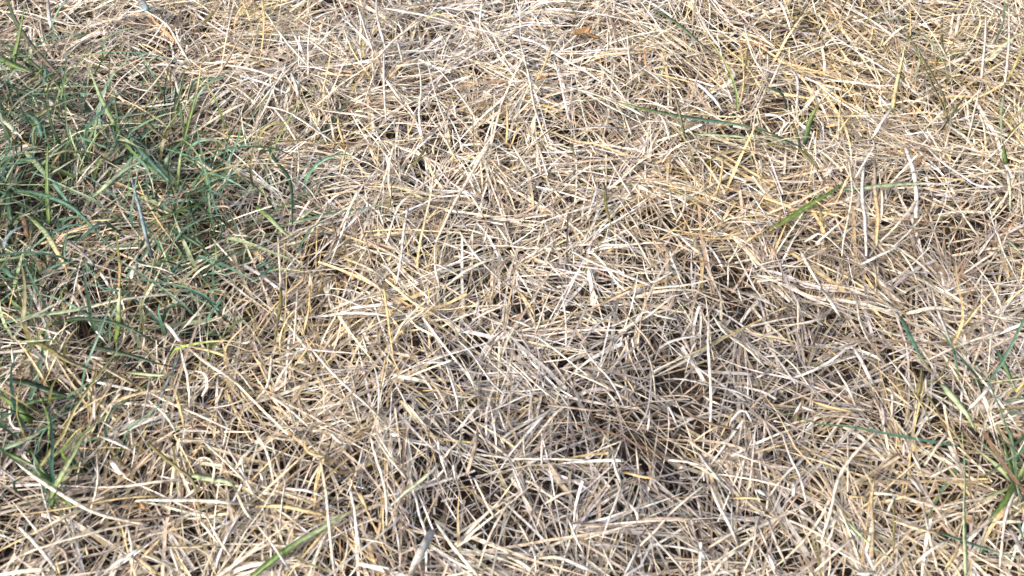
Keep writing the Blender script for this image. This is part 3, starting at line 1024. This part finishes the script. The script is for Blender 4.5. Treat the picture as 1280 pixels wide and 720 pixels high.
uup 24 f 860,505 960,540 1080,580 1200,620 1280,640 | blue-green blade end sloping right at the bottom right corner | the blue-green corner blade
c 24 f 545,-10 470,70 400,150 350,240 325,350 290,470 265,560 | long curved cream straw bowing left in the bottom right | the long bowed straw
ty 26 u 520,640 525,480 520,350 530,250 | upright mustard stalk right of the long bowed straw | the upright mustard stalk
wc 22 f 1240,290 1200,380 1180,480 1160,680
c 20 f 510,305 600,310 700,330 840,370
w 34 f 700,215 740,260 780,310 | small broad white flake in the bottom right straw
c 22 f 900,540 830,580 780,620 720,680
y 18 f 380,320 500,325
w 20 f 680,40 680,130
c 28 f 715,90 750,160 770,200
w 22 f 70,0 110,120 160,220 190,350
wc 20 f 215,90 150,160 80,220 0,330
c 20 f 240,30 330,80 400,120
t 18 f 480,150 600,230 740,250
c 20 f 1280,450 1190,450 1120,455
pu 24 f 1215,0 1225,100 1240,220 1270,400
c 18 f 0,430 40,550 90,660
c 22 f 230,700 330,610 430,520
p 18 f 400,450 480,530 560,600 640,640
w 26 f 430,715 540,700
c 18 f 900,0 840,80 780,170
w 18 f 560,640 600,720
c 18 f 770,330 790,440 830,620 850,700
o 16 f 630,300 630,500 625,640
c 18 f 400,0 400,160 400,300
c 18 f 870,390 910,500
y 18 f 880,700 960,560
w 20 f 860,80 940,150 970,190
g 30 f 1200,470 1280,610
c 18 f 520,380 640,420 780,480
w 24 f 130,240 125,330
t 22 f 400,430 240,240 150,150
c 16 f 790,240 880,190 960,150
w 16 f 640,300 590,420
c 16 f 340,400 320,500 290,560
w 26 f 0,600 40,700
'''

def smooth_course(Q, k):
    """Catmull-Rom through the points Q, k nodes evenly along it"""
    Q = np.asarray(Q, float)
    A = np.vstack([2 * Q[0] - Q[1], Q, 2 * Q[-1] - Q[-2]])
    out = []
    for i in range(1, len(A) - 2):
        p0, p1, p2, p3 = A[i - 1], A[i], A[i + 1], A[i + 2]
        for t in np.linspace(0, 1, 8, endpoint=False):
            out.append(.5 * ((2 * p1) + (-p0 + p2) * t + (2 * p0 - 5 * p1 + 4 * p2 - p3) * t * t + (-p0 + 3 * p1 - 3 * p2 + p3) * t ** 3))
    out.append(Q[-1]); out = np.array(out)
    s = np.r_[0, np.cumsum(np.linalg.norm(np.diff(out, axis=0), axis=1))]
    u = np.linspace(0, s[-1], k)
    return np.stack([np.interp(u, s, out[:, j]) for j in range(out.shape[1])], 1)

def read_traced():
    L, ox, oy = [], 0, 0
    for line in TRACED.strip().splitlines():
        line = line.strip()
        if not line: continue
        if line[0] == '#':
            a, b = line[1:].split(); ox, oy = int(a) * 320, int(b) * 180; continue
        parts = [q.strip() for q in line.split('|')]
        f = parts[0].split()
        pts = np.array([[float(v) for v in p.split(',')] for p in f[3:]]) / 4 + (ox, oy)
        L.append(dict(col=f[0], w=float(f[1]) / 4, mode=f[2], px=pts, label=parts[1] if len(parts) > 1 else None, mark=parts[2] if len(parts) > 2 else None))
    return L
BLADES = read_traced()
GREENS = set('nduplo')
for b in BLADES:
    b['len'] = np.linalg.norm(np.diff(b['px'], axis=0), axis=1).sum()
    b['size'] = b['len'] * (b['w'] + 1.5)
    gc = sum(c in 'ndupl' for c in b['col']) / len(b['col'])
    b['green'] = gc >= .5 or (b['col'][0] in 'o' and gc > 0) or set(b['col']) == {'o'}

def build_course(b, r):
    k = int(np.clip(4 + b['len'] / 9, 6, 20))
    q = smooth_course(b['px'], k)
    q[1:-1] += r.normal(0, .16, (k - 2, 2))
    t = np.linspace(0, 1, k)
    P = np.array([at(x, y, .038) for x, y in q])
    for _ in range(3):
        h = H(P[:, 0], P[:, 1])
        chord = h[0] * (1 - t) + h[-1] * t
        if b['mode'] == 'u':
            d = -(P[0, 1] * cp - (P[0, 2] - CAM_H) * sp)
            rise = min(.042, b['len'] / FPX * .62 * .8)
            z = h[0] + b['clear'] * .4 + rise * t
        else:
            lo = np.maximum(h, chord)
            z = (.35 * h + .65 * lo) + b['clear'] * np.minimum(1, .35 + 2.6 * np.minimum(t, 1 - t))
            if b['mode'] == 'a': z = z + .012 * np.sin(np.pi * t)
        P = np.array([at(q[i, 0], q[i, 1], z[i]) for i in range(k)])
    dist = to_px(P)[:, 2]
    green = b['green']
    prof = np.ones(k)
    if green:
        tip_first = b['col'][0] in 'wy' and b['mode'] != 'u'
        s = t if not tip_first else 1 - t
        prof = (1 - s ** 2.4 * .85) * (.75 + .25 * np.minimum(1, s * 5))
    elif b['w'] < 5.5 and r.random() < .5:
        s = t if r.random() < .5 else 1 - t
        prof = 1 - s ** 2.5 * .65
    elif b['len'] < 45 and b['w'] > 6:
        prof = np.ones(k); prof[0] = .75; prof[-1] = .8
    else:
        prof = 1 - .25 * np.abs(2 * t - 1) ** 3
    prof = prof * np.exp(r.normal(0, .02, k))
    W = b['w'] * dist / FPX * prof * ((1.2 if b['mode'] == 'u' else 1.0) * (1.05 if b['px'][:, 0].mean() < 330 else .88) if b['green'] else (.72 if b['w'] < 5 else .68))
    cs = np.array([TINT[c] if c != 'w' else (.70, .635, .55) for c in b['col']])
    u = np.linspace(0, len(cs) - 1, k); i0 = np.floor(u).astype(int).clip(0, max(0, len(cs) - 2)); fr = (u - i0)[:, None]
    cc = cs[i0] * (1 - fr) + cs[np.minimum(i0 + 1, len(cs) - 1)] * fr
    cc = (cc * math.exp(r.normal(0, .07)) * np.exp(r.normal(0, .05, (k, 1)))).clip(.01, .88)
    roll = r.normal(0, .22) + r.normal(0, .6) * (t - .5)
    return P, W, cc, roll

r2 = np.random.default_rng(7)
for i, b in enumerate(BLADES):
    b['clear'] = r2.uniform(.0075, .0130) + (.002 if b['label'] else 0)
    if b['px'][:, 0].mean() < 330 and b['px'][:, 1].mean() < 470: b['clear'] += .015 if b['green'] else .008   # these lie over the living grass
    elif b['green']: b['clear'] -= .0035                  # half sunk in the straw
    b['P'], b['W'], b['cc'], b['roll'] = build_course(b, r2)
    b['mid'] = b['px'].mean(0)
for green in (True, False):
    pool = sorted([b for b in BLADES if b['green'] == green], key=lambda b: (b['label'] is None, -b['size']))
    for j, b in enumerate(pool): b['own'] = j < 295

# ---- words for the blades without a written label
COLNAME = {'w': 'white', 'c': 'cream', 'y': 'golden', 't': 'tan', 'b': 'brown', 'g': 'grey', 'k': 'dark brown', 'o': 'olive', 'n': 'green', 'd': 'dark green', 'u': 'blue-green', 'p': 'pale green', 'r': 'orange-brown', 'l': 'grey-green'}
marks = [b for b in BLADES if b['mark']]
def rel(b, m):
    d = b['mid'] - m['mid']
    if abs(d[0]) > 1.6 * abs(d[1]): return 'right of' if d[0] > 0 else 'left of'
    if abs(d[1]) > 1.6 * abs(d[0]): return 'below' if d[1] > 0 else 'above'
    return ('below and right of' if d[0] > 0 else 'below and left of') if d[1] > 0 else ('above and right of' if d[0] > 0 else 'above and left of')
def direction(b):
    d = b['px'][-1] - b['px'][0]
    if d[1] > 0: d = -d
    a = math.degrees(math.atan2(-d[1], d[0]))
    if a < 14 or a > 166: return 'lying level'
    if a < 62: return 'rising rightward'
    if a > 118: return 'rising leftward'
    return 'running steeply'
def words_for(b):
    colr = COLNAME[b['col'][0]]
    if len(set(b['col'])) > 1 and COLNAME[b['col'][-1]] != colr: colr = colr + ' to ' + COLNAME[b['col'][-1]]
    ln = 'long' if b['len'] > 80 else ('short' if b['len'] < 42 else '')
    wd = 'broad' if b['w'] > 5.2 else ('thin' if b['w'] < 3.6 else '')
    pts = b['px']; ch = np.linalg.norm(pts[-1] - pts[0])
    cv = 'curved' if b['len'] / max(ch, 1) > 1.035 else 'straight'
    return colr, ln, wd, cv
def auto_labels():
    used = {b['label'] for b in BLADES if b['label']}
    for b in [x for x in BLADES if x['own'] and not x['label']]:
        colr, ln, wd, cv = words_for(b)
        noun = 'blade' if b['green'] else 'straw'
        order = sorted(marks, key=lambda m: np.linalg.norm(m['mid'] - b['mid']))[:4]
        tries = []
        for m in order:
            place = rel(b, m)
            mk = m['mark']
            for adj in ([ln or wd, colr], [ln, wd, colr], [ln, wd, cv, colr]):
                a = ' '.join(x for x in adj if x)
                tries.append(f"{a} {noun} just {place} {mk}")
                tries.append(f"{a} {noun} {direction(b)}, {place} {mk}")
        tries = [t for t in tries if 4 <= len(t.split()) <= 16]
        good = [t for t in tries if t not in used]
        best = next((t for t in good if direction(b) in t), good[0] if good else None)
        if best is None:
            best = f"{ln or wd or cv} {colr} {noun} between {order[0]['mark']} and {order[1]['mark']}"
        used.add(best); b['label'] = ' '.join(best.split())
auto_labels()

rest = {True: [], False: []}
for i, b in enumerate(BLADES):
    P = b['P'][None]; th = np.array([max(.00012, b['W'].mean() * .10)]); fold = np.array([abs(r2.normal(.30, .12))])
    if b['own']:
        base = P[0, 0].copy()
        nm = 'green_grass_blade' if b['green'] else 'dry_grass_blade'
        pack = ribbons(P - base, b['W'][None], b['cc'][None], b['roll'][None], fold, th)
        add(nm, mesh_from(nm, [pack], M_GREEN if b['green'] else M_DRY), label=b['label'], cat='grass blade',
            group='green blades growing through the dead lawn' if b['green'] else 'dry blades lying loose on top of the dead mat', loc=Vector(base))
    else:
        rest[b['green']].append(ribbons(P, b['W'][None], b['cc'][None], b['roll'][None], fold, th))
if rest[False]:
    add('loose_dry_grass', mesh_from('loose_dry_grass', rest[False], M_DRY), kind='stuff', cat='grass', label='smaller loose dry blades strewn over the top of the mat')

# ------------------------------------------------------------------ tufts that move as one plant
def tuft(centre, blades, label, r, name='grass_tuft'):
    c = at(*centre, .022); c[2] = .004; lift = .010
    root = bpy.data.objects.new(name, None); COL.objects.link(root); root.location = Vector(c); root.empty_display_size = .02
    root['label'] = label; root['category'] = 'grass tuft'
    base = at(*centre, .036) - c
    for col, wpx, tx, ty, hz, sag in blades:
        tip = at(tx, ty, hz + lift) - c
        k = 12; t = np.linspace(0, 1, k)[:, None]
        b0 = base * .5 + np.array([0, 0, .004]); mid = (base + tip) / 2 + np.array([0, 0, sag])
        P = (1 - t) ** 2 * base + 2 * t * (1 - t) * mid + t * t * tip
        P = np.vstack([np.array([base[0] * .3, base[1] * .3, 0])[None], P])
        k += 1; t = np.linspace(0, 1, k)
        W = wpx * .46 / FPX * (.55 + .45 * np.minimum(1, t * 4)) * (1 - t ** 2.6 * .88)
        cs = np.array([TINT[q] for q in col]); u = np.linspace(0, len(cs) - 1, k); i0 = np.floor(u).astype(int).clip(0, max(0, len(cs) - 2)); fr = (u - i0)[:, None]
        cc = cs[i0] * (1 - fr) + cs[np.minimum(i0 + 1, len(cs) - 1)] * fr
        cc = cc * np.exp(r.normal(0, .05, (k, 1)))
        add('blade', mesh_from('blade', [ribbons(P[None], W[None], cc[None], (r.normal(0, .2) + r.normal(0, .5) * t)[None], np.array([.35]), np.array([W.mean() * .1]))], M_GREEN), parent=root)
    return root
r3 = np.random.default_rng(12)
tuft((1270, 606), [('npn', 10, 1226, 552, .036, .006), ('nnn', 9, 1236, 650, .032, .008), ('np', 8, 1284, 570, .050, .004), ('npo', 7, 1216, 560, .030, .004),
                   ('nu', 9, 1300, 640, .034, .008), ('nn', 8, 1246, 530, .050, .002), ('op', 5, 1222, 628, .028, .003)],
     'bright green tuft of broad blades spreading from one point at the lower right edge', r3)
tuft((68, 610), [('nn', 9, 45, 585, .034, .004), ('dn', 8, 98, 640, .030, .006), ('nn', 8, 84, 592, .034, .004), ('nd', 8, 38, 562, .034, .004), ('np', 6, 100, 575, .05, .0)],
     'small bright green tuft under the pointed shoot at the lower left', r3)
tuft((1185, 150), [('oo', 4.5, 1152, 88, .040, .006), ('do', 5, 1138, 52, .048, .004), ('oo', 4, 1172, 96, .046, .002), ('dd', 4, 1208, 118, .040, .004), ('od', 4, 1215, 172, .030, .004)],
     'sparse olive green tuft with fanned thin blades at the upper right', r3)
tuft((150, 165), [('uu', 5, 120, 118, .050, .005), ('ul', 6, 110, 140, .048, .004), ('up', 5, 172, 150, .046, .004), ('un', 5, 142, 108, .056, .002), ('uu', 6, 196, 196, .036, .010), ('lu', 5, 150, 190, .034, .006), ('du', 5, 185, 120, .050, .004)],
     'blue-green tuft with a pale star-shaped centre in the upper left green patch', r3)
tuft((235, 245), [('ud', 7, 190, 190, .046, .006), ('uu', 6, 285, 225, .046, .008), ('du', 6, 250, 300, .030, .010), ('dd', 7, 280, 290, .034, .010), ('un', 5, 215, 300, .032, .010), ('uu', 5, 262, 205, .052, .004)],
     'dark blue-green tuft spreading flat at the right side of the green patch', r3)
tuft((1000, 185), [('on', 8, 905, 152, .032, .010), ('dn', 6, 950, 168, .034, .006), ('oo', 5, 1022, 208, .030, .004), ('do', 5, 990, 150, .046, .004)],
     'small olive tuft whose blades lie out to the left beside the short dark green tip', r3)

# ------------------------------------------------------------------ orange leaf scraps
def leaf_scrap(px, py, length, width, rotz, curl, label, seed):
    r = np.random.default_rng(seed)
    n, m = 9, 5
    V, uvs = [], []
    for i in range(n):
        t = i / (n - 1)
        half = width / 2 * math.sin(math.pi * min(1, .12 + t * .88)) ** .7 * (1 + r.normal(0, .12))
        for j in range(m):
            s = -1 + 2 * j / (m - 1)
            x = (t - .5) * length; y = s * half
            z = curl * (s * s) * width + .3 * curl * length * (2 * t - 1) ** 2 + r.normal(0, .0003)
            V.append((x, y, z)); uvs.append((t, s))
    for x, y, z in list(V): V.append((x, y, z - .0003))
    q = n * m; F = []
    for i in range(n - 1):
        for j in range(m - 1):
            a = i * m + j; F.append((a, a + m, a + m + 1, a + 1)); F.append((a + q, a + 1 + q, a + m + 1 + q, a + m + q))
    ring = [(0, j) for j in range(m)] + [(i, m - 1) for i in range(1, n)] + [(n - 1, j) for j in range(m - 2, -1, -1)] + [(i, 0) for i in range(n - 2, 0, -1)]
    rr = [i * m + j for i, j in ring]
    for a, b in zip(rr, rr[1:] + rr[:1]): F.append((a, b, b + q, a + q))
    V = np.array(V); F = np.array(F)
    base = np.array(TINT['r']) * (.8, .85, .8); cc = base * np.exp(r.normal(0, .18, (len(V), 1)))
    U = np.tile(np.array(uvs), (2, 1))
    p = at(px, py, .03); p[2] = float(H(p[0], p[1])) + .004; p = at(px, py, p[2])
    o = add('dead_leaf', mesh_from('dead_leaf', [(V, F, cc, U)], M_DRY), label=label, cat='leaf', loc=Vector(p))
    o.rotation_euler = (r.normal(0, .25), r.normal(0, .25), rotz)
leaf_scrap(728, 42, .018, .008, .3, .5, 'small orange-brown curled leaf scrap lying in pale straw at the top right of centre', 1)
leaf_scrap(741, 47, .013, .005, -.4, .4, 'smaller orange leaf scrap touching the right end of the curled leaf scrap', 2)
leaf_scrap(678, 98, .014, .004, .1, .3, 'narrow tawny leaf scrap beside the long straw left of the orange scraps', 3)

# ------------------------------------------------------------------ the lawn goes on beyond the picture
def surround():
    r = np.random.default_rng(5)
    packs = []
    for (xa, xb, ya, yb, n, ls) in ((-2.2, -.84, -.7, 1.9, 20000, 1.5), (.84, 2.2, -.7, 1.9, 20000, 1.5), (-.84, .84, 1.0, 2.1, 12000, 1.5), (-.84, .84, -.8, .03, 9000, 1.4)):
        k = 4
        V, F, Cc, U = dry_pack(n, (xa, xb), (ya, yb), r, k=k, lscale=ls)
        packs.append((V, F, Cc, U))
        packs.append(crown_pack(n // 130, (xa, xb), (ya, yb), r, k=5))
    add('surrounding_dry_grass', mesh_from('surrounding_dry_grass', packs, M_DRY), kind='stuff', cat='grass', label='dead lawn grass going on beyond the middle patch')
surround()
